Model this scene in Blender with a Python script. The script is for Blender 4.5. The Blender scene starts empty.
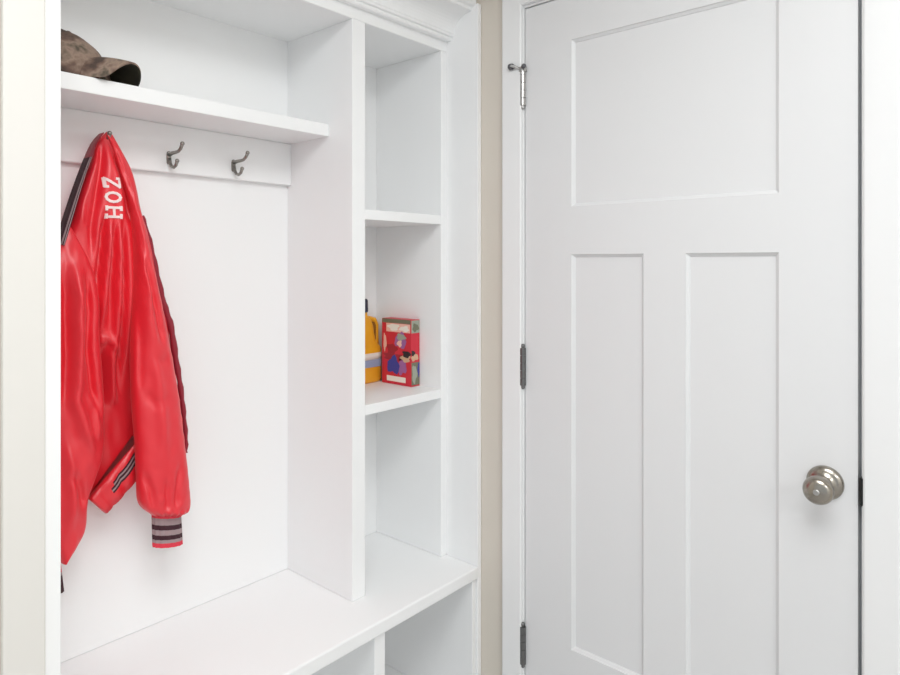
import bpy, bmesh, math, random
from mathutils import Vector, Matrix, noise
from mathutils.bvhtree import BVHTree
PI = math.pi
scene = bpy.context.scene
COL = scene.collection
random.seed(4)

# ------------------------------------------------------------------ materials
def mat(name, col, rough=.5, metal=0.0, spec=.5, coat=0.0, sheen=0.0, bump=None, tint=None):
    m = bpy.data.materials.new(name); m.use_nodes = True
    nt = m.node_tree; b = nt.nodes['Principled BSDF']
    b.inputs['Base Color'].default_value = (*col, 1)
    b.inputs['Roughness'].default_value = rough
    b.inputs['Metallic'].default_value = metal
    b.inputs['Specular IOR Level'].default_value = spec
    b.inputs['Coat Weight'].default_value = coat
    b.inputs['Sheen Weight'].default_value = sheen
    tc = nt.nodes.new('ShaderNodeTexCoord')
    if tint:                                        # slight colour variation of the material itself
        n = nt.nodes.new('ShaderNodeTexNoise'); n.inputs['Scale'].default_value = tint[0]; n.inputs['Detail'].default_value = 5
        r = nt.nodes.new('ShaderNodeValToRGB')
        e = r.color_ramp.elements
        cols = [col] + list(tint[1])
        while len(e) < len(cols): e.new(.5)
        for i, c in enumerate(cols):
            e[i].position = .36 + .3*i/max(1, len(cols)-1); e[i].color = (*c, 1)
        nt.links.new(tc.outputs['Object'], n.inputs['Vector'])
        nt.links.new(n.outputs['Fac'], r.inputs['Fac']); nt.links.new(r.outputs['Color'], b.inputs['Base Color'])
    if bump:
        n = nt.nodes.new('ShaderNodeTexNoise'); n.inputs['Scale'].default_value = bump[0]; n.inputs['Detail'].default_value = 4
        p = nt.nodes.new('ShaderNodeBump'); p.inputs['Strength'].default_value = bump[1]; p.inputs['Distance'].default_value = .002
        nt.links.new(tc.outputs['Object'], n.inputs['Vector'])
        nt.links.new(n.outputs['Fac'], p.inputs['Height']); nt.links.new(p.outputs['Normal'], b.inputs['Normal'])
    return m

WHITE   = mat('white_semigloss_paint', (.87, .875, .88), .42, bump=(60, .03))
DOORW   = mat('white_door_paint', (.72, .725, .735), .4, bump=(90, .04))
TRIMW   = mat('white_trim_paint', (.80, .805, .81), .38)
CREAM   = mat('cream_trim_paint', (.72, .70, .665), .5)
BEIGE   = mat('beige_wall_paint', (.66, .61, .54), .7, bump=(120, .06))
CEILM   = mat('ceiling_paint', (.85, .85, .84), .8)
FLOORM  = mat('pale_floor_tile', (.46, .455, .45), .45, tint=(3, [(.50, .495, .49), (.43, .425, .42)]))
NICKEL  = mat('satin_nickel', (.36, .33, .29), .24, 1.0)
HOOKM   = mat('brushed_steel', (.30, .285, .26), .33, 1.0)
HINGEM  = mat('shaded_hinge_metal', (.20, .20, .20), .38, 1.0)
BRIGHT  = mat('bright_hinge_metal', (.50, .49, .48), .30, 1.0)
RUBBER  = mat('grey_rubber', (.10, .10, .11), .6)
DARKM   = mat('dark_strike_metal', (.03, .03, .03), .4, .6)
SATIN   = mat('red_satin', (.74, .010, .024), .44, spec=.85, sheen=.05, bump=(14, .10))
SATIND  = mat('dark_red_satin', (.26, .010, .026), .55)
KNITR   = mat('red_knit', (.70, .04, .07), .8, bump=(200, .3))
KNITB   = mat('black_knit', (.045, .012, .020), .85)
KNITG   = mat('grey_knit', (.33, .25, .26), .85)
THREAD  = mat('white_thread', (.88, .74, .73), .7)
CAMO    = mat('brown_camouflage_cloth', (.075, .050, .040), .85, bump=(220, .35),
              tint=(24, [(.16, .10, .076), (.30, .215, .165), (.10, .078, .056)]))
CAPDARK = mat('dark_olive_cloth', (.020, .017, .010), .9, tint=(30, [(.034, .028, .014)]))
YELLOW  = mat('yellow_plastic', (.85, .42, .02), .35, tint=(22, [(.80, .36, .02)]))
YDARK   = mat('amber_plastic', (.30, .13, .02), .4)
NAVY    = mat('navy_cap_plastic', (.02, .025, .05), .4)
LBLW    = mat('label_white', (.82, .76, .68), .5)
LBLB    = mat('label_blue', (.30, .36, .52), .5)
REDC    = mat('red_carton', (.62, .022, .045), .42)
C_PINK  = mat('carton_pink', (.86, .50, .42), .45)
C_WHT   = mat('carton_white', (.86, .80, .72), .45)
C_BLUE  = mat('carton_blue', (.045, .05, .30), .45)
C_PURP  = mat('carton_violet', (.33, .12, .33), .45)
C_OLIV  = mat('carton_olive', (.17, .17, .11), .45)
C_GRN   = mat('carton_grey_green', (.33, .36, .29), .45)
C_BLK   = mat('carton_black', (.02, .015, .02), .45)
C_TAN   = mat('carton_tan', (.62, .40, .26), .45)
C_DRED  = mat('carton_deep_red', (.36, .012, .03), .45)
GLOW = bpy.data.materials.new('added_lamp_diffuser'); GLOW.use_nodes = True
_b = GLOW.node_tree.nodes['Principled BSDF']
_b.inputs['Emission Color'].default_value = (1, .97, .93, 1); _b.inputs['Emission Strength'].default_value = 3

# ------------------------------------------------------------------ helpers
def finish(name, bm, m, parent=None, smooth=False, bevel=0):
    bmesh.ops.recalc_face_normals(bm, faces=bm.faces)
    me = bpy.data.meshes.new(name); bm.to_mesh(me); bm.free()
    ms = m if isinstance(m, (list, tuple)) else [m]
    for k in ms: me.materials.append(k)
    if smooth:
        for p in me.polygons: p.use_smooth = True
    o = bpy.data.objects.new(name, me); COL.objects.link(o)
    if parent is not None:
        o.parent = parent
        o.matrix_parent_inverse = Matrix.Translation(parent.location).inverted()
    if bevel:
        b = o.modifiers.new('bevel', 'BEVEL'); b.width = bevel; b.segments = 2; b.limit_method = 'ANGLE'; b.angle_limit = .6
    return o

def add_box(bm, x0, x1, y0, y1, z0, z1, mi=0):
    v = [bm.verts.new(p) for p in ((x0,y0,z0),(x1,y0,z0),(x1,y1,z0),(x0,y1,z0),(x0,y0,z1),(x1,y0,z1),(x1,y1,z1),(x0,y1,z1))]
    for f in ((0,3,2,1),(4,5,6,7),(0,1,5,4),(1,2,6,5),(2,3,7,6),(3,0,4,7)):
        bm.faces.new([v[i] for i in f]).material_index = mi

def box(name, m, parent, *b, bevel=.0015):
    bm = bmesh.new(); add_box(bm, *b); return finish(name, bm, m, parent, bevel=bevel)

def empty(name, loc):
    o = bpy.data.objects.new(name, None); o.empty_display_size = .05; o.location = loc; COL.objects.link(o); return o

def tag(o, label, cat, group=None):
    o['label'] = label; o['category'] = cat
    if group: o['group'] = group
    return o

def struct(o):
    o['kind'] = 'structure'; return o

def loft(bm, rings, cap=True, mis=None, closed=True):
    vs = [[bm.verts.new(p) for p in r] for r in rings]
    n = len(vs[0])
    for i in range(len(vs)-1):
        for j in range(n if closed else n-1):
            k = (j+1) % n
            f = bm.faces.new((vs[i][j], vs[i][k], vs[i+1][k], vs[i+1][j]))
            if mis: f.material_index = mis[i]
    if cap:
        a = bm.faces.new(list(reversed(vs[0]))); b = bm.faces.new(vs[-1])
        if mis: a.material_index = mis[0]; b.material_index = mis[-1]

def tube(bm, pts, rad, n=10):
    pts = [Vector(p) for p in pts]; rings = []; prev = None
    for i, p in enumerate(pts):
        d = (pts[min(i+1, len(pts)-1)] - pts[max(i-1, 0)]).normalized()
        if prev is None:
            u = d.orthogonal().normalized()
        else:
            u = (prev - d*prev.dot(d)).normalized()
        prev = u; w = d.cross(u)
        r = rad[i] if isinstance(rad, (list, tuple)) else rad
        rings.append([p + (u*math.cos(2*PI*k/n) + w*math.sin(2*PI*k/n))*r for k in range(n)])
    loft(bm, rings)

def ball(bm, c, r, seg=14):
    bmesh.ops.create_uvsphere(bm, u_segments=seg, v_segments=seg//2+2, radius=r, matrix=Matrix.Translation(c))

def lathe(bm, axis_o, axis_d, prof, n=28):
    d = Vector(axis_d).normalized(); u = d.orthogonal().normalized(); w = d.cross(u); o = Vector(axis_o)
    loft(bm, [[o + d*t + (u*math.cos(2*PI*k/n) + w*math.sin(2*PI*k/n))*max(r, 1e-4) for k in range(n)] for t, r in prof])

def spline(c, t):
    """Catmull-Rom through the points c, t in 0..1"""
    n = len(c)-1; s = min(max(t, 0), 1)*n; i = min(int(s), n-1); f = s-i
    p = [Vector(c[max(0, min(n, i+k))]) for k in (-1, 0, 1, 2)]
    return .5*((2*p[1]) + (p[2]-p[0])*f + (2*p[0]-5*p[1]+4*p[2]-p[3])*f*f + (3*p[1]-p[0]-3*p[2]+p[3])*f**3)

def cloth(bm, L, R, yc, df, db, fold=None, nv=60, nu=26, mis=None, pw=.75):
    """closed padded cloth body between the side curves L and R (x,z); yc/df/db are numbers or functions of v"""
    g = lambda f, v: f(v) if callable(f) else f
    rings = []
    for j in range(nv+1):
        v = j/nv; l = spline(L, v); r = spline(R, v); ring = []
        y, a, b = g(yc, v), g(df, v), g(db, v)
        for k in range(2*nu):
            th = PI*k/nu
            u = (1-math.cos(th))/2; s = math.sin(th)
            q = l.lerp(r, u)
            if k <= nu: Y = y - a*abs(s)**pw - (fold(u, v, q[0], q[1])*abs(s)**.6 if fold else 0)
            else:       Y = y + b*abs(s)**pw
            ring.append((q[0], Y, q[1]))
        rings.append(ring)
    loft(bm, rings, mis=mis)

# ------------------------------------------------------------------ room (metres; camera stands at x=0, y=0)
DX = 1.453                     # plane of the door and of its wall
YB = 1.147                     # front plane of the locker
YH, YL, ZT = .998, .236, 2.026 # door: hinge edge, latch edge, top
ROOM_L, ROOM_R, CZ = -1.9, -2.6, 2.46

struct(box('floor', FLOORM, None, ROOM_L, 1.62, ROOM_R, 1.70, -.05, 0, bevel=0))
struct(box('ceiling', CEILM, None, ROOM_L, 1.62, ROOM_R, 1.70, CZ, CZ+.05, bevel=0))
bm = bmesh.new()
add_box(bm, DX, DX+.12, YH+.022, 1.70, .0, CZ)
add_box(bm, DX, DX+.12, ROOM_R, YL-.025, .0, CZ)
add_box(bm, DX, DX+.12, YL-.025, YH+.022, ZT+.025, CZ)
struct(finish('wall_right', bm, BEIGE))
struct(box('wall_back', BEIGE, None, .20, DX, 1.56, 1.68, 0, CZ, bevel=0))
struct(box('wall_left', BEIGE, None, ROOM_L, .3575, YB+.004, 1.68, 0, CZ, bevel=0))
struct(box('wall_rear', CEILM, None, ROOM_L, DX+.12, ROOM_R-.1, ROOM_R, 0, CZ, bevel=0))
# cream casing strip on the wall end beside the locker
struct(box('trim_1', CREAM, None, .300, .3575, YB-.008, YB+.004, .0, 2.09, bevel=.003))

# door casing: a profiled moulding mitred round the opening
def casing(bm):
    prof = [(0, 0), (0, .011), (.003, .0135), (.020, .0150), (.040, .0165), (.056, .0175), (.060, .015), (.060, 0)]
    yi0, yi1, zi = YH+.006, YL-.010, ZT+.010
    rings = []
    for (y, z, dy, dz) in ((yi0, 0, 1, 0), (yi0, zi, 1, 1), (yi1, zi, -1, 1), (yi1, 0, -1, 0)):
        rings.append([(DX-h, y+dy*w, z+dz*w) for w, h in prof])
    loft(bm, rings)
bm = bmesh.new(); casing(bm); struct(finish('trim_2', bm, TRIMW))
# jamb with its stop
bm = bmesh.new()
add_box(bm, DX-.0005, DX+.12, YH+.003, YH+.021, 0, ZT+.022)
add_box(bm, DX-.0005, DX+.12, YL-.024, YL-.0065, 0, ZT+.022)
add_box(bm, DX-.0005, DX+.12, YL-.0065, YH+.003, ZT+.004, ZT+.022)
add_box(bm, DX+.040, DX+.075, YH-.010, YH+.003, 0, ZT+.004)
add_box(bm, DX+.040, DX+.075, YL-.0065, YL+.008, 0, ZT+.004)
add_box(bm, DX+.040, DX+.075, YL+.008, YH-.010, ZT-.008, ZT+.004)
jamb = struct(finish('trim_3', bm, TRIMW))
bm = bmesh.new()
add_box(bm, DX-.0035, DX+.028, YL-.0066, YL-.0052, .890, .946)
tube(bm, [(DX-.002, YL-.0055, .893), (DX-.002, YL-.0055, .943)], .0042, 8)
finish('strike_plate', bm, DARKM, jamb)['label'] = 'dark metal strike plate'

# door slab with three recessed panels
def door_slab():
    bm = bmesh.new(); st, mu = .139, .099
    ym = (YH+YL)/2
    ys = [YL, YL+st, ym-mu/2, ym+mu/2, YH-st, YH]
    zs = [.010, .375, 1.373, 1.494, 1.9145, ZT]
    panels = [(ys[1], ys[4], zs[3], zs[4]), (ys[1], ys[2], zs[1], zs[2]), (ys[3], ys[4], zs[1], zs[2])]
    def quad(a, b, c, d, x=DX):
        bm.faces.new([bm.verts.new((x, *p)) for p in ((a, c), (b, c), (b, d), (a, d))])
    quad(ys[0], ys[1], zs[0], zs[5]); quad(ys[4], ys[5], zs[0], zs[5])
    quad(ys[1], ys[4], zs[0], zs[1]); quad(ys[1], ys[4], zs[2], zs[3]); quad(ys[1], ys[4], zs[4], zs[5])
    quad(ys[2], ys[3], zs[1], zs[2])
    for y0, y1, z0, z1 in panels:
        steps = [(0, 0), (.0010, .0030), (.0065, .0070), (.0075, .0092)]
        prev = None
        for w, h in steps:
            cur = [bm.verts.new((DX+h, *p)) for p in ((y0+w, z0+w), (y1-w, z0+w), (y1-w, z1-w), (y0+w, z1-w))]
            if prev:
                for i in range(4): bm.faces.new((prev[i], prev[(i+1) % 4], cur[(i+1) % 4], cur[i]))
            prev = cur
        bm.faces.new(prev)
    add_box(bm, DX+.0095, DX+.036, YL, YH, .010, ZT)
    for a, b, c, d in ((YL, YL, .010, ZT), (YH, YH, .010, ZT)):
        bm.faces.new([bm.verts.new(p) for p in ((DX, a, c), (DX+.0095, a, c), (DX+.0095, a, d), (DX, a, d))])
    for z in (.010, ZT):
        bm.faces.new([bm.verts.new(p) for p in ((DX, YL, z), (DX+.0095, YL, z), (DX+.0095, YH, z), (DX, YH, z))])
    bmesh.ops.remove_doubles(bm, verts=bm.verts, dist=1e-5)
    return bm
bm = door_slab()
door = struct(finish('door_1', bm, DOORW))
# hinges; the lower two have their dimmer light put into a darker metal colour
for z, m in ((1.819, BRIGHT), (1.0756, HINGEM), (.3355, HINGEM)):
    bm = bmesh.new()
    hx, hy = DX-.006, YH+.004
    for k in range(5):
        a = z-.050+k*.020
        tube(bm, [(hx, hy, a+.0006), (hx, hy, a+.0194)], .0082, 14)
    tube(bm, [(hx, hy, z-.055), (hx, hy, z+.055)], .0048, 12)
    ball(bm, (hx, hy, z+.055), .0058); ball(bm, (hx, hy, z-.055), .0052)
    h = finish('hinge', bm, m, door, smooth=False)
    if m is BRIGHT:
        h['label'] = 'bright metal top hinge carrying a hinge pin stop'
        bm = bmesh.new()
        lathe(bm, (hx, hy, z+.040), (0, 0, 1), [(0, .011), (.012, .011), (.013, .008)], 16)
        tube(bm, [(hx-.004, hy+.004, z+.046), (hx-.016, hy+.012, z+.052), (hx-.022, hy+.024, z+.056)], .0036, 8)
        tube(bm, [(hx-.004, hy-.006, z+.046), (hx-.014, hy-.010, z+.050)], .0036, 8)
        s = finish('door_stop', bm, BRIGHT, h)
        bm = bmesh.new()
        lathe(bm, (hx-.018, hy+.022, z+.055), (.25, .5, .05), [(0, .0075), (.010, .0088), (.013, .006)], 12)
        lathe(bm, (hx-.012, hy-.009, z+.049), (-.3, -.4, .05), [(0, .0055), (.008, .006), (.009, .004)], 12)
        bm2 = finish('bumper', bm, RUBBER, h); bm2['label'] = 'dark rubber bumpers of the hinge stop'
# knob
ky, kz = .291, .922
bm = bmesh.new()
lathe(bm, (DX-.0003, ky, kz), (-1, 0, 0), [(0, .033), (.003, .033), (.007, .031), (.011, .024), (.013, .016), (.022, .0125),
      (.034, .0125), (.040, .016), (.046, .0235), (.053, .0262), (.060, .0268), (.067, .025), (.072, .0205), (.0745, .0135), (.0752, .004)], 40)
k = finish('door_knob', bm, NICKEL, door, smooth=True); k['label'] = 'round satin nickel knob on its round plate'
bm = bmesh.new()
lathe(bm, (DX-.0745, ky, kz), (-1, 0, 0), [(0, .0055), (.0018, .0055), (.0026, .0045)], 16)
finish('lock_button', bm, BRIGHT, door)

# ------------------------------------------------------------------ locker
XL, XR = .3813, 1.437           # inner faces of the side panels
YF, YK = 1.262, 1.535           # upper cabinet front, back panel face
BT = .504                       # top of bench
XD0, XD1 = 1.079, 1.122         # divider
XS = 1.4115                     # face of right cubby side
ZTOP = 1.962
lock = tag(empty('mudroom_locker', (.9, 1.3, 0)),
           'white built-in hall locker with crown moulding, hat shelf and open cubbies left of the door', 'locker')
box('side_panel', WHITE, lock, XL-.0225, XL, YB, YK+.018, .001, 2.077)
box('side_panel', WHITE, lock, XR, DX-.001, YB, YK+.018, .001, 2.077)
box('back_panel', WHITE, lock, XL, XR, YK, YK+.018, BT+.001, 2.085, bevel=0)
box('divider', WHITE, lock, XD0, XD1, YF, YK, BT+.0005, ZTOP)
box('cubby_side', WHITE, lock, XS, XR, YF, YK, BT+.0005, ZTOP)
box('top_panel', WHITE, lock, XL, XR, YF+.001, YK, ZTOP, ZTOP+.018, bevel=0)
box('face_rail', WHITE, lock, XL, XR, YF-.0005, YF+.018, ZTOP+.0005, 2.092)
box('hat_shelf', WHITE, lock, XL, XD0, 1.354, YK, 1.678, 1.710, bevel=.002)
bm = bmesh.new()
add_box(bm, XL, XD0, YK-.018, YK, 1.564, 1.678)
finish('hook_rail', bm, WHITE, lock, bevel=.003)
for z in (1.462, .962):
    box('cubby_shelf', WHITE, lock, XD1, XS, YF+.001, YK, z, z+.026)
prof = [(YF, 1.992), (YF-.015, 1.992), (YF-.018, 1.996), (YF-.018, 2.001), (YF-.024, 2.003), (YF-.026, 2.008)]
for i in range(11):
    a = PI/2*i/10
    prof.append((YF-.028-.062*(1-math.cos(a)), 2.010+.050*math.sin(a)))
prof += [(YF-.093, 2.061), (YF-.095, 2.068), (YF-.104, 2.072), (YF-.109, 2.078), (YF-.109, 2.092), (YF, 2.092)]
bm = bmesh.new(); loft(bm, [[(x, y, z) for y, z in prof] for x in (XL, XR)]); finish('crown_moulding', bm, WHITE, lock)

base = tag(empty('base_cabinet', (.9, 1.3, 0)), 'white open base cubbies under the long bench seat', 'cabinet')
bz = BT-.034
box('back_panel', WHITE, base, XL+.001, XR-.001, YK-.002, YK+.015, .001, bz-.001, bevel=0)
box('bottom_panel', WHITE, base, XL+.001, XR-.001, YB+.012, YK-.003, .08, .098)
box('kick_board', WHITE, base, XL+.001, XR-.001, YB+.04, YB+.056, .001, .08)
box('divider', WHITE, base, 1.056, 1.090, YB+.008, YK-.003, .098, bz-.001)
box('side_panel', WHITE, base, XL+.001, XL+.018, YB+.012, YK-.003, .098, bz-.001)
box('side_panel', WHITE, base, XS+.008, XR-.001, YB+.006, YK-.003, .098, bz-.001)
tag(box('bench_seat', WHITE, None, XL+.0008, XR-.0008, YB-.002, YK+.016, bz, BT, bevel=.004),
    'long white bench seat board running under the coat compartment and cubbies', 'bench')

# ------------------------------------------------------------------ coat hooks
RY = YK-.018                    # face of hook rail
hook_spots = [(.734, 'bare coat hook on the rail just right of the red jacket'),
              (.902, 'bare coat hook nearest the divider, farthest from the jacket'),
              (.575, 'coat hook on the rail that the red jacket hangs from')]
def make_hook():
    t = empty('coat_hook', (0, 0, 0))
    bm = bmesh.new()
    rings = []
    for dz, w in ((-.019, .003), (-.016, .0055), (-.006, .0060), (.004, .0060), (.009, .005), (.012, .003)):
        rings.append([(-w, -.0002, dz), (w, -.0002, dz), (w*.7, -.0045, dz), (-w*.7, -.0045, dz)])
    loft(bm, rings)
    finish('backplate', bm, HOOKM, t, bevel=.001)
    bm = bmesh.new()
    tube(bm, [(0, -.003, .004), (0, -.018, .006), (0, -.034, .006), (0, -.048, .007), (0, -.058, .012), (0, -.065, .020)],
         [.0050, .0044, .0040, .0038, .0038, .0040])
    ball(bm, (0, -.0665, .0225), .0050)
    finish('upper_prong', bm, HOOKM, t, smooth=True)
    bm = bmesh.new()
    tube(bm, [(0, -.003, -.006), (0, -.007, -.016), (0, -.014, -.025), (0, -.026, -.0285), (0, -.036, -.024), (0, -.041, -.016)],
         [.0048, .0042, .0040, .0038, .0038, .0038])
    ball(bm, (0, -.0416, -.0145), .0048)
    finish('lower_prong', bm, HOOKM, t, smooth=True)
    return t
def copy_tree(o, parent=None):
    c = o.copy(); COL.objects.link(c)
    if parent is not None: c.parent = parent
    for ch in [q for q in bpy.data.objects if q.parent == o]: copy_tree(ch, c)
    return c
proto = make_hook()
for i, (x, lab) in enumerate(hook_spots):
    h = proto if i == 0 else copy_tree(proto)
    h.location = (x, RY-.0003, 1.602)
    tag(h, lab, 'hook', 'coat hooks on the rail')

# ------------------------------------------------------------------ red satin jacket
jk = tag(empty('jacket', (.565, 1.45, 1.63)),
         'red satin jacket with striped knit cuffs hanging from a hook', 'jacket')
def sm(a, b, x):
    x = min(max((x-a)/(b-a), 0), 1); return x*x*(3-2*x)
grow = lambda lo, hi, e=.25: (lambda v: lo + (hi-lo)*sm(0, e, v))
def dseg(x, z, pl):
    best = 9; tt = 0; n = len(pl)-1
    for i in range(n):
        ax, az = pl[i]; bx, bz = pl[i+1]; dx, dz = bx-ax, bz-az
        t = min(max(((x-ax)*dx+(z-az)*dz)/(dx*dx+dz*dz), 0), 1)
        d = math.hypot(x-ax-t*dx, z-az-t*dz)
        if d < best: best = d; tt = (i+t)/n
    return best, tt
def creases(x, z, lst):
    f = 0
    for pl, dep, w in lst:
        d, t = dseg(x, z, pl)
        if d < 4*w:
            f += -1.45*dep*math.exp(-(d/w)**2)*min(1, 5*min(t+.02, 1.02-t))
    return f
# valleys (positive depth) and ridges (negative) of the hanging cloth
CB = [([(0.5836, 1.5963), (0.5877, 1.5632), (0.5959, 1.5262), (0.6082, 1.4806), (0.6145, 1.4299)], .014, .006),
      ([(0.5617, 1.6099), (0.5538, 1.547), (0.5441, 1.4844), (0.5364, 1.4287), (0.5345, 1.3532)], .010, .007),
      ([(0.5617, 1.4567), (0.5558, 1.3986), (0.5499, 1.3408), (0.5441, 1.2835)], .014, .0055),
      ([(0.5796, 1.4368), (0.5776, 1.3783), (0.5716, 1.3053), (0.5756, 1.2113)], .011, .006),
      ([(0.5959, 1.4545), (0.5979, 1.3785), (0.6, 1.2729), (0.602, 1.1669), (0.602, 1.0611)], .012, .006),
      ([(0.5422, 1.2794), (0.5402, 1.214), (0.5422, 1.1688), (0.5519, 1.0999), (0.5597, 1.0264)], .018, .009),
      ([(0.5637, 1.1749), (0.5676, 1.1122), (0.5756, 1.0444)], .010, .005),
      ([(0.5499, 1.5877), (0.5307, 1.5282), (0.5156, 1.4682), (0.51, 1.4135)], -.010, .009),
      ([(0.5696, 1.4364), (0.5656, 1.3677), (0.5597, 1.2953), (0.5558, 1.2128)], -.009, .006),
      ([(0.5877, 1.4372), (0.5877, 1.3532), (0.5857, 1.2525), (0.5897, 1.1471)], -.009, .006),
      ([(0.5796, 1.1796), (0.5918, 1.0943), (0.5959, 1.041)], -.010, .007),
      ([(0.548, 1.1826), (0.5716, 1.195), (0.5959, 1.1633)], -.008, .006)]
CF = [([(0.4955, 1.3531), (0.4992, 1.2779), (0.4973, 1.1792), (0.4919, 1.0812), (0.5102, 1.0186), (0.5289, 0.9707)], -.013, .011),
      ([(0.4775, 1.3531), (0.4793, 1.2592), (0.4811, 1.1612), (0.4775, 1.0639)], .010, .010),
      ([(0.5176, 1.3411), (0.5214, 1.2569), (0.5176, 1.1771), (0.5251, 1.1061), (0.5384, 1.0334)], .012, .008),
      ([(0.4847, 0.945), (0.5028, 0.901), (0.5102, 0.8632)], .008, .008),
      ([(0.4775, 0.9955), (0.4883, 0.9244), (0.4847, 0.8272)], -.007, .009),
      ([(0.5214, 1.0926), (0.5346, 1.0543), (0.5403, 0.9925)], -.006, .006)]
CS = [([(0.6139, 1.3406), (0.6286, 1.2516), (0.6413, 1.1443), (0.6542, 1.0355), (0.6607, 0.9052)], -.006, .012),
      ([(0.6223, 1.3532), (0.6413, 1.2615), (0.6585, 1.1746)], .006, .006),
      ([(0.6098, 1.2736), (0.616, 1.1787), (0.616, 1.0735)], .006, .006),
      ([(0.6328, 1.1622), (0.6542, 1.1386), (0.6761, 1.1404)], .004, .006),
      ([(0.6181, 1.0795), (0.6413, 1.0548), (0.6717, 1.0586)], .004, .007),
      ([(0.6223, 0.9143), (0.637, 0.864), (0.6434, 0.8239)], .006, .006),
      ([(0.6985, 0.9137), (0.6895, 0.8589), (0.6873, 0.8158)], .006, .006),
      ([(0.6651, 0.8869), (0.6673, 0.8496), (0.6673, 0.8171)], .005, .005),
      ([(0.6077, 1.4202), (0.6181, 1.3532), (0.6307, 1.2727)], -.005, .005)]
def fold_body(u, v, x, z):
    a = sm(.05, .35, v)
    return creases(x, z, CB) + .003*a*noise.noise((u*9, v*7, 4.2)) + .0022*a*noise.noise((x*60, v*9, 1.2))
def fold_front(u, v, x, z):
    a = sm(.05, .3, v)
    return creases(x, z, CF) + .005*a*noise.noise((x*25, z*9, 7.7)) + .003*noise.noise((x*70, z*30, 2.2))
def fold_sleeve(u, v, x, z):
    return creases(x, z, CS) + .003*noise.noise((u*3, v*9, 3.3)) + .0025*noise.noise((x*60, z*60, 9.1)) \
        + .004*sm(.90, 1, v)*math.sin(2*PI*5.5*u)
def plain(u, v, x, z): return .003*noise.noise((u*4, v*9, 3.3))
bm = bmesh.new()
TR = [(0.5843, 1.6291), (0.606, 1.5912), (0.624, 1.552), (0.6358, 1.5071), (0.6455, 1.4615), (0.6653, 1.3979), (0.6924, 1.2583), (0.7109, 1.2026), (0.7297, 1.1274), (0.7465, 1.0488), (0.7586, 0.9839), (0.7635, 0.9408), (0.7586, 0.9044)]
cloth(bm, [(0.5762, 1.63), (0.5541, 1.6035), (0.5404, 1.5683), (0.5211, 1.5143), (0.5022, 1.4513), (0.4837, 1.3774), (0.4765, 1.2564), (0.4801, 1.1351), (0.4911, 1.0322), (0.5097, 0.9467), (0.5384, 0.863)],
          TR, lambda v: 1.470+.024*sm(.50, .75, v), lambda v: .010+.030*sm(0, .25, v)-.034*sm(.55, .80, v), grow(.008, .022), fold_body, 130, 80)
tor = finish('torso', bm, SATIN, jk, smooth=True)
# dark maroon strip that closes the right edge
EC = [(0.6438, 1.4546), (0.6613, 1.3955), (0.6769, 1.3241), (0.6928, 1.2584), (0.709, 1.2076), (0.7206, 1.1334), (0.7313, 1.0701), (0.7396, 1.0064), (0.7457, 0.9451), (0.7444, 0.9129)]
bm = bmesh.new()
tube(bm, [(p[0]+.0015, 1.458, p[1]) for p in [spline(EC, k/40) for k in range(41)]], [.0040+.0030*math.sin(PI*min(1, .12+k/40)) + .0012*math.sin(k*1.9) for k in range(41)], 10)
finish('edge_strip', bm, SATIND, jk, smooth=True)['label'] = 'dark maroon strip along the edge'
# waistband with its stripes, slanting up to the right
def band_curve(t, Y):
    a = [(0.537, 0.8623), (0.5847, 0.9092), (0.6351, 0.9695), (0.6747, 0.9907), (0.716, 1.0059)]
    b = [(0.5685, 0.8241), (0.6033, 0.8573), (0.6416, 0.8934), (0.6814, 0.9199), (0.7206, 0.9364)]
    return [tuple(Vector(p).lerp(Vector(q), t)) for p, q in zip(a, b)]
bm = bmesh.new()
bands = [(0, .22, 0), (.22, .30, 1), (.30, .37, 2), (.37, .46, 1), (.46, .53, 2), (.53, .61, 1), (.61, 1, 0)]
rows = sorted({b for a in bands for b in a[:2]})
mis = []; rings = []
NB = 40
for r in rows:
    c = band_curve(r, 0); ring = []
    for k in range(2*NB):
        th = PI*k/NB; u = (1-math.cos(th))/2; s = abs(math.sin(th))**.5
        p = spline(c, u)
        puff = .018 - .004*math.sin(PI*r)
        wob = .003*math.sin(40*u) + .002*math.sin(90*u)
        ring.append((p[0], 1.462 - (puff+wob)*s if k <= NB else 1.462 + .018*s, p[1]))
    rings.append(ring)
loft(bm, rings, mis=[b[2] for b in bands])
bm.faces.ensure_lookup_table()
xe = [(0.5807, 0.8888)][0][0]                 # the placket end of the band is plain red
for f in bm.faces:
    if f.calc_center_median().x < xe: f.material_index = 0
finish('waistband', bm, [SATIN, KNITB, KNITG], jk, smooth=True)
# front panel hanging open on the left
bm = bmesh.new()
cloth(bm, [(0.484, 1.4208), (0.4714, 1.3848), (0.459, 1.3335), (0.452, 1.2593), (0.4485, 1.1424), (0.4468, 1.0257), (0.4503, 0.9079), (0.4555, 0.8282), (0.4714, 0.764)],
          [(0.495, 1.4253), (0.5135, 1.3896), (0.5325, 1.345), (0.546, 1.2831), (0.5479, 1.1921), (0.5557, 1.0878), (0.5577, 1.0252), (0.5538, 0.9534), (0.5267, 0.8757), (0.5173, 0.8092), (0.4804, 0.7649)],
          1.440, grow(.006, .036, .3), grow(.006, .018), fold_front, 120, 56)
finish('front_panel', bm, SATIN, jk, smooth=True)
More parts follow.
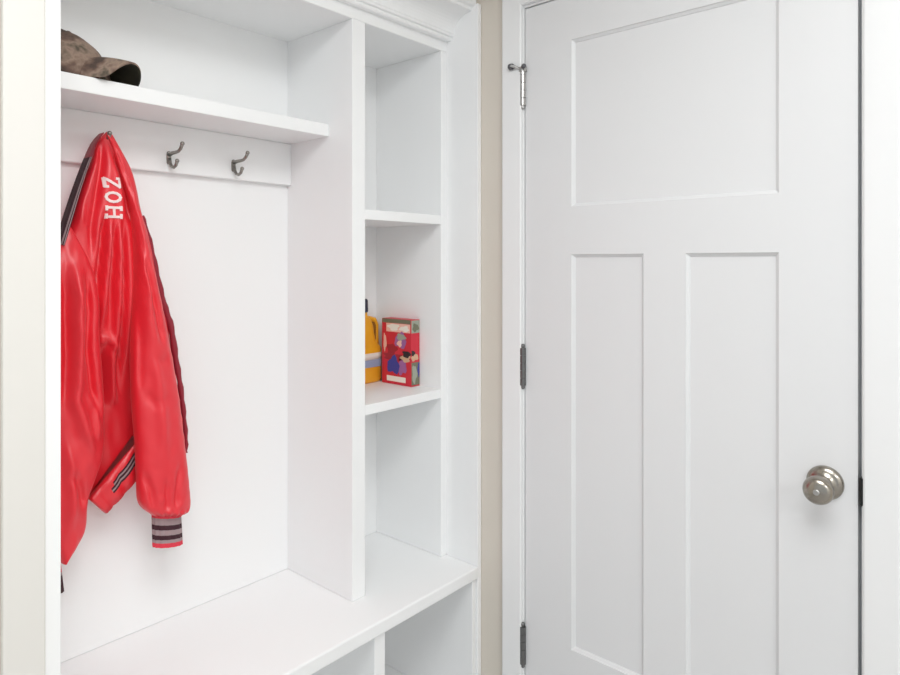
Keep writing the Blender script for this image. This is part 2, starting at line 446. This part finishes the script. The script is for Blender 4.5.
# right sleeve
SL = [(0.5637, 1.6179), (0.5776, 1.5866), (0.5938, 1.5319), (0.6082, 1.474), (0.6144, 1.4), (0.6144, 1.332), (0.6113, 1.2641), (0.6061, 1.1627), (0.6082, 1.065), (0.6155, 0.9639), (0.6186, 0.8887), (0.6228, 0.8385), (0.6484, 0.8077)]
SR = [(0.5696, 1.6146), (0.5836, 1.5853), (0.602, 1.5454), (0.6175, 1.4874), (0.6291, 1.4347), (0.6419, 1.3662), (0.6659, 1.2615), (0.6859, 1.1634), (0.7041, 1.0613), (0.7203, 0.9353), (0.7297, 0.8497), (0.732, 0.8062), (0.7191, 0.7918)]
bm = bmesh.new()
cloth(bm, SL, SR, lambda v: 1.437-.018*sm(.1, .45, v), lambda v: .004+.032*sm(.1, .5, v)-.012*sm(.95, 1, v), lambda v: .004+.028*sm(.1, .5, v)-.010*sm(.95, 1, v), fold_sleeve, 120, 52)
slv = finish('sleeve', bm, SATIN, jk, smooth=True)
# its knit cuff, rows of stripes
def cuff(name, L, R, yc, d, bands):
    bm = bmesh.new(); rows = sorted({b for a in bands for b in a[:2]}); rings = []; n = 56
    for r in rows:
        l = Vector(L[0]).lerp(Vector(L[1]), r); q = Vector(R[0]).lerp(Vector(R[1]), r)
        ring = []
        for k in range(n):
            th = 2*PI*k/n; rib = 1+.035*math.cos(14*th)
            c = (l+q)/2; h = (q-l)/2
            p = c - h*math.cos(th)*rib
            ring.append((p[0], yc - d*math.sin(th)*rib, p[1]))
        rings.append(ring)
    loft(bm, rings, mis=[b[2] for b in bands])
    return finish(name, bm, [KNITR, KNITB, KNITG], jk, smooth=False)
ST = [(0, .22, 0), (.22, .40, 2), (.40, .53, 1), (.53, .67, 2), (.67, .79, 1), (.79, .88, 2), (.88, 1, 0)]
cf = cuff('cuff', [(0.6528, 0.8173), (0.6549, 0.7341)], [(0.7157, 0.8017), (0.7203, 0.7218)], 1.425, .019, ST)
cf['label'] = 'red cuff with black and grey knit stripes'
# other sleeve, mostly behind the wall end
bm = bmesh.new()
cloth(bm, [(0.5146, 1.4506), (0.4773, 1.3369), (0.4557, 1.1968), (0.4504, 1.0173), (0.4539, 0.8564), (0.4665, 0.7399)],
          [(0.5299, 1.4514), (0.5108, 1.3366), (0.4958, 1.1932), (0.4883, 1.0101), (0.4902, 0.8462), (0.4902, 0.7317)],
          1.486, grow(.010, .024), grow(.008, .022), plain, 60, 24)
finish('sleeve', bm, SATIN, jk, smooth=True)
cuff('cuff', [(0.4683, 0.7474), (0.4665, 0.6834)], [(0.492, 0.7392), (0.4986, 0.6795)], 1.486, .016,
     [(0, .3, 0), (.3, .42, 2), (.42, 1, 1)])
# striped knit collar along the left edge
bm = bmesh.new()
CL = [(0.5577, 1.622), (0.5421, 1.6001), (0.5277, 1.5655), (0.5116, 1.519), (0.495, 1.4654), (0.4732, 1.3888)]
CR = [(0.5587, 1.6205), (0.544, 1.5977), (0.5309, 1.5638), (0.5173, 1.5165), (0.5042, 1.4619), (0.484, 1.383)]
rings = []; NC = 28
cb = [(0, .12, 1), (.12, .26, 2), (.26, .36, 1), (.36, .48, 2), (.48, 1, 1)]
rws = [0, .12, .26, .36, .48, 1]
for j in range(NC+1):
    v = j/NC; l = spline(CL, v); r = spline(CR, v); ring = []
    for t in rws:
        p = l.lerp(r, t); ring.append((p[0], 1.440-.014*sm(0, .4, v)*(1-(2*t-1)**2)-.004, p[1]))
    for t in reversed(rws):
        p = l.lerp(r, t); ring.append((p[0], 1.462, p[1]))
    rings.append(ring)
vs = [[bm.verts.new(p) for p in r] for r in rings]
n = len(rings[0])
for i in range(NC):
    for j in range(n):
        k = (j+1) % n
        f = bm.faces.new((vs[i][j], vs[i][k], vs[i+1][k], vs[i+1][j]))
        f.material_index = 2 if i < 11 else (1 if (j < 5 and cb[j][2] == 2) else 0)  # upper stretch dark red: shading put into the collar's colour
bm.faces.new(vs[0]); bm.faces.new(vs[-1])
c = finish('collar', bm, [KNITB, KNITG, SATIND], jk, smooth=True); c['label'] = 'dark striped knit collar'
# embroidered lettering down the sleeve, read from the cuff side upwards
bpy.context.view_layer.update()
me = tor.data
bvh = BVHTree.FromPolygons([v.co[:] for v in me.vertices], [p.vertices[:] for p in me.polygons])
LO = Vector([(0.5907, 1.4434)][0]); LU = Vector([(0.5856, 1.5301)][0]); LV = Vector([(0.5627, 1.4431)][0])
eu = (LU-LO); ev = (LV-LO)     # along the word, and up the letters
def glyph(strokes, u0, u1, name='lettering'):
    bm = bmesh.new()
    for st in strokes:
        for i in range(len(st)-1):
            a, b = Vector(st[i]), Vector(st[i+1]); m = 6
            d = (b-a)
            W = .13
            # stroke half width measured in real length
            ra = LO + eu*(u0+(u1-u0)*a.x) + ev*a.y; rb = LO + eu*(u0+(u1-u0)*b.x) + ev*b.y
            dd = (rb-ra).normalized(); nn = Vector((-dd.y, dd.x))*.0026
            ra = ra - dd*.0016; rb = rb + dd*.0016
            fr = []; 
            for k in range(m+1):
                p = ra.lerp(rb, k/m)
                row = []
                for s in (-1, 1):
                    q = p + nn*s
                    hit = bvh.ray_cast(Vector((q.x, 1.2, q.y)), Vector((0, 1, 0)))
                    y = hit[0].y if hit[0] is not None else 1.40
                    row.append((q.x, y, q.y))
                fr.append(row)
            rr = [[(r[0][0], r[0][1]-.0024, r[0][2]), (r[1][0], r[1][1]-.0024, r[1][2]),
                   (r[1][0], r[1][1]+.001, r[1][2]), (r[0][0], r[0][1]+.001, r[0][2])] for r in fr]
            loft(bm, rr)
    o = finish(name, bm, THREAD, jk); return o
gH = [[(0, 0), (0, 1)], [(1, 0), (1, 1)], [(0, .5), (1, .5)], [(-.12, 0), (.25, 0)], [(.75, 0), (1.12, 0)], [(-.12, 1), (.25, 1)], [(.75, 1), (1.12, 1)]]
gO = [[(.5+.5*math.cos(2*PI*k/12), .5+.5*math.sin(2*PI*k/12)) for k in range(13)]]
gZ = [[(0, 1), (1, 1)], [(1, 1), (0, 0)], [(0, 0), (1, 0)], [(0, 1), (0, .82)], [(1, 0), (1, .18)]]
for g, a, b in ((gH, .05, .27), (gO, .41, .63), (gZ, .77, .97)):
    glyph(g, a, b)['label'] = 'white embroidered letter'

# ------------------------------------------------------------------ cap on hat shelf
SZ = 1.710
cap = tag(empty('baseball_cap', (.458, 1.452, SZ)), 'brown camouflage cap with a curled bill lying on the top hat shelf', 'cap')
cx, cy = .497, 1.456
bd = Vector((.62, -.785)).normalized(); bp = Vector((-bd.y, bd.x))      # bill direction, and sideways (to the back right)
def cpt(a, b, z):
    return (cx+bd.x*a+bp.x*b, cy+bd.y*a+bp.y*b, SZ+z)
bm = bmesh.new(); rings = []
for j in range(17):
    t = j/16; ph = t*PI/2
    ring = []
    for k in range(48):
        th = 2*PI*k/48
        r = .076*(math.cos(ph)**.62 if j < 16 else .02)
        z = .108*math.sin(ph)**.95
        a = r*math.cos(th); b = r*math.sin(th)
        if a > 0:                                        # soft front slumps down towards the bill
            z *= 1-.34*(a/.076)
            a *= 1.03
        seam = .0012*abs(math.cos(3*th))
        z += .004*noise.noise((a*22, b*22, t*3))
        ring.append(cpt(a*(1-seam*8), b*(1-seam*8), max(z, 0)+.001))
    rings.append(ring)
loft(bm, rings)
finish('crown', bm, CAMO, cap, smooth=True)
bm = bmesh.new(); lathe(bm, cpt(0, 0, .104), (0, 0, 1), [(0, .007), (.004, .006), (.006, .003)], 14)
finish('top_button', bm, CAMO, cap, smooth=True)
def bill(off, grow_):
    rows = []
    for i in range(13):
        s = i/12; row = []
        for k in range(25):
            q = -1+2*k/24
            edge = .070 + .070*math.sqrt(max(0, 1-.88*q*q))           # front outline of the bill
            start = .062*math.sqrt(max(0, 1-.45*q*q))
            a = start + (edge-start)*s
            ang = q*1.42                                              # curled side to side
            R = .051
            b = R*math.sin(ang)*(1.02+.08*s)
            z = .003 + (R*math.cos(ang)-R*math.cos(1.42))*(1.12) - .012*s*s
            row.append(cpt(a, b, max(z+off, .001)))
        rows.append(row)
    return rows
bm = bmesh.new()
top = bill(.0035, 0); bot = bill(0, 0)
rings = []
for i in range(13): rings.append(top[i])
vt = [[bm.verts.new(p) for p in r] for r in top]; vb = [[bm.verts.new((p[0], p[1], p[2]-.0005)) for p in r] for r in bot]
for i in range(12):
    for k in range(24):
        bm.faces.new((vt[i][k], vt[i][k+1], vt[i+1][k+1], vt[i+1][k])).material_index = 0
        bm.faces.new((vb[i][k], vb[i+1][k], vb[i+1][k+1], vb[i][k+1])).material_index = 1
for k in range(24):
    bm.faces.new((vt[12][k], vt[12][k+1], vb[12][k+1], vb[12][k])).material_index = 0
    bm.faces.new((vt[0][k], vb[0][k], vb[0][k+1], vt[0][k+1])).material_index = 0
for i in range(12):
    bm.faces.new((vt[i][0], vt[i+1][0], vb[i+1][0], vb[i][0])); bm.faces.new((vt[i][24], vb[i][24], vb[i+1][24], vt[i+1][24]))
finish('bill', bm, [CAMO, CAPDARK], cap, smooth=True)['label'] = 'curled camouflage bill with dark underside'

# ------------------------------------------------------------------ carton and jug in the middle cubby
SH = .988
rc = tag(empty('carton', (1.388, 1.42, SH)), 'small red printed carton on the middle cubby shelf, in front of the yellow jug', 'box')
x0, x1, y0, y1, z0, z1 = 1.374, 1.4105, 1.346, 1.470, SH+.0005, SH+.196
bm = bmesh.new(); add_box(bm, x0, x1, y0, y1, z0, z1)
o = finish('carton_body', bm, REDC, rc, bevel=.0012)
# printed areas: thin paper on the two faces that show; u runs from far edge to near edge, v upwards
def printed(name, m, face, u0, u1, v0, v1, shape='rect', lift=.0004):
    bm = bmesh.new(); pts = []
    if shape == 'rect': pts = [(u0, v0), (u1, v0), (u1, v1), (u0, v1)]
    else:
        for k in range(18):
            a = 2*PI*k/18; pts.append(((u0+u1)/2+(u1-u0)/2*math.cos(a), (v0+v1)/2+(v1-v0)/2*math.sin(a)))
    if shape == 'blob':
        rr = random.Random(int(u0*1000+v0*777)); ph = rr.random()*6
        pts = [((u0+u1)/2+(p[0]-(u0+u1)/2)*k_, (v0+v1)/2+(p[1]-(v0+v1)/2)*k_) for i, p in enumerate(pts)
               for k_ in [1+.16*math.sin(3*2*PI*i/18+ph)+.14*math.sin(5*2*PI*i/18+2*ph)]]
        pts = [(min(max(p[0], .003), .997), min(max(p[1], .003), .997)) for p in pts]
    if face == 'side':
        ring = lambda d: [(x0-d, y1-(y1-y0)*u, z0+(z1-z0)*v) for u, v in pts]
    else:
        ring = lambda d: [(x0+(x1-x0)*u, y0-d, z0+(z1-z0)*v) for u, v in pts]
    loft(bm, [ring(.00005), ring(lift)])
    return finish(name, bm, m, rc)
printed('printed_banner', C_OLIV, 'side', .02, .99, .935, .997)
printed('printed_banner', C_PINK, 'side', .16, .97, .80, .93)
printed('printed_banner', C_WHT, 'side', .22, .60, .82, .925, 'blob', .0007)
printed('printed_banner', C_WHT, 'side', .62, .94, .815, .90, 'blob', .0007)
printed('printed_emblem', C_PURP, 'side', .46, .84, .56, .79, 'blob', .0006)
printed('printed_emblem', C_GRN, 'side', .52, .82, .68, .78, 'blob', .0009)
printed('printed_emblem', C_PINK, 'side', .54, .70, .58, .68, 'blob', .0011)
printed('printed_patch', C_PINK, 'side', .06, .16, .50, .76, 'blob', .0005)
printed('printed_patch', C_DRED, 'side', .18, .52, .44, .62, 'blob', .0005)
printed('printed_patch', C_DRED, 'side', .04, .90, .36, .47, 'blob', .0007)
printed('printed_patch', C_BLUE, 'side', .20, .62, .16, .42, 'blob', .0009)
printed('printed_patch', C_PURP, 'side', .56, .84, .16, .42, 'blob', .0007)
printed('printed_label', C_WHT, 'side', .18, .82, .045, .125, lift=.0006)
printed('printed_patch', C_BLK, 'side', .72, 1.0, .43, .53, 'blob', .0010)
printed('printed_patch', C_TAN, 'side', .66, .98, .36, .47, 'blob', .0009)
printed('printed_banner', C_GRN, 'end', .04, .97, .80, .99)
printed('printed_patch', C_OLIV, 'end', .15, .85, .82, .94, 'blob', .0007)
printed('printed_emblem', C_TAN, 'end', .02, .80, .38, .50, 'blob')
printed('printed_emblem', C_BLK, 'end', .02, .45, .46, .54, 'blob', .0007)
printed('printed_patch', C_OLIV, 'end', .05, .97, .02, .36)
printed('printed_patch', C_GRN, 'end', .10, .66, .05, .32, 'blob', .0007)
printed('printed_patch', C_BLUE, 'end', .74, .97, .14, .36, 'blob', .0008)

jg = tag(empty('jug', (1.32, 1.51, SH)), 'yellow plastic jug with a dark screw cap standing behind the red carton', 'jug')
def rrect(cx, cy, hx, hy, z, e=4, n=40):
    r = []
    for k in range(n):
        t = 2*PI*k/n; c, s = math.cos(t), math.sin(t)
        r.append((cx+hx*math.copysign(abs(c)**(2/e), c), cy+hy*math.copysign(abs(s)**(2/e), s), z))
    return r
jx, jy = 1.327, 1.5075
bm = bmesh.new()
loft(bm, [rrect(jx, jy, hx, hy, SH+.0005+z) for z, hx, hy in
          ((0, .060, .022), (.006, .068, .0245), (.095, .068, .0245), (.105, .066, .024))]
         + [rrect(jx-.005, jy, hx, hy, SH+z) for z, hx, hy in ((.125, .050, .0235), (.150, .042, .0225), (.170, .040, .021), (.188, .034, .019), (.200, .021, .017), (.206, .017, .016), (.214, .017, .016))])
finish('jug_body', bm, YELLOW, jg, smooth=True)
bm = bmesh.new()
tube(bm, [(jx-.005, jy, SH+.186), (jx+.030, jy, SH+.192), (jx+.050, jy, SH+.188), (jx+.059, jy, SH+.172), (jx+.0595, jy, SH+.140), (jx+.058, jy, SH+.100)],
     [.011, .0095, .0075, .0065, .006, .009], 14)
finish('handle', bm, YELLOW, jg, smooth=True)
bm = bmesh.new(); add_box(bm, jx+.016, jx+.0535, jy-.004, jy+.008, SH+.108, SH+.182); finish('grip_plate', bm, YDARK, jg)['label'] = 'dark amber plate behind the grip'  # solid darker plate filling the gap between jug body and grip
bm = bmesh.new(); lathe(bm, (jx-.005, jy, SH+.2145), (0, 0, 1), [(0, .021), (.004, .0225), (.036, .0215), (.040, .018)], 30)
finish('screw_cap', bm, NAVY, jg)['label'] = 'dark screw cap'
bm = bmesh.new()
loft(bm, [rrect(jx, jy, .0688, .0252, SH+z) for z in (.070, .090)]); finish('label_band', bm, LBLW, jg, smooth=True)
bm = bmesh.new()
loft(bm, [rrect(jx+.02, jy-.0246, .036, .0012, SH+z, 2) for z in (.048, .070)]); finish('label_band', bm, LBLB, jg)

# ------------------------------------------------------------------ added ceiling lamps and daylight from the open side left of the camera
def added_lamp(x, y, label, watts):  # wide fixtures added for soft light, like flash bounced off the ceiling
    t = tag(empty('added_ceiling_light', (x, y, CZ)), label, 'ceiling light', 'added ceiling lights')
    bm = bmesh.new(); lathe(bm, (x, y, CZ-.0005), (0, 0, -1), [(0, .58), (.02, .58), (.028, .57)], 32); finish('base', bm, TRIMW, t)
    bm = bmesh.new(); lathe(bm, (x, y, CZ-.029), (0, 0, -1), [(0, .56), (.02, .54), (.04, .44), (.052, .26), (.056, .01)], 32); finish('diffuser', bm, GLOW, t, smooth=True)
    d = bpy.data.lights.new('soft_ceiling_fill', 'AREA'); d.shape = 'DISK'; d.size = 1.1; d.energy = watts; d.color = (.95, .985, 1)
    l = bpy.data.objects.new('soft_fill_light', d); l.location = (x, y, CZ-.10); COL.objects.link(l)
added_lamp(.15, -.05, 'round white ceiling light added for soft light, nearest the locker', 22)
added_lamp(-.4, -1.85, 'round white ceiling light added for soft light, farther from the locker', 26)
w = bpy.data.worlds.new('daylight'); scene.world = w; w.use_nodes = True
w.node_tree.nodes['Background'].inputs[0].default_value = (.90, .96, 1, 1)
w.node_tree.nodes['Background'].inputs[1].default_value = 0.8

# ------------------------------------------------------------------ camera
cam = bpy.data.cameras.new('camera'); cam.sensor_width = 36; cam.lens = 657.98/900*36
cam.shift_y = -74.9/900; cam.clip_start = .02
co = bpy.data.objects.new('camera', cam); co.location = (0, 0, 1.352)
co.rotation_euler = (PI/2, 0, math.radians(41.023-90)); COL.objects.link(co)
scene.camera = co

vs_ = scene.view_settings
vs_.view_transform = 'Standard'; vs_.look = 'None'; vs_.gamma = 1; vs_.exposure = -0.12; vs_.use_curve_mapping = False
scene.cycles.use_denoising = True
scene.cycles.max_bounces = 14; scene.cycles.diffuse_bounces = 9; scene.cycles.glossy_bounces = 4
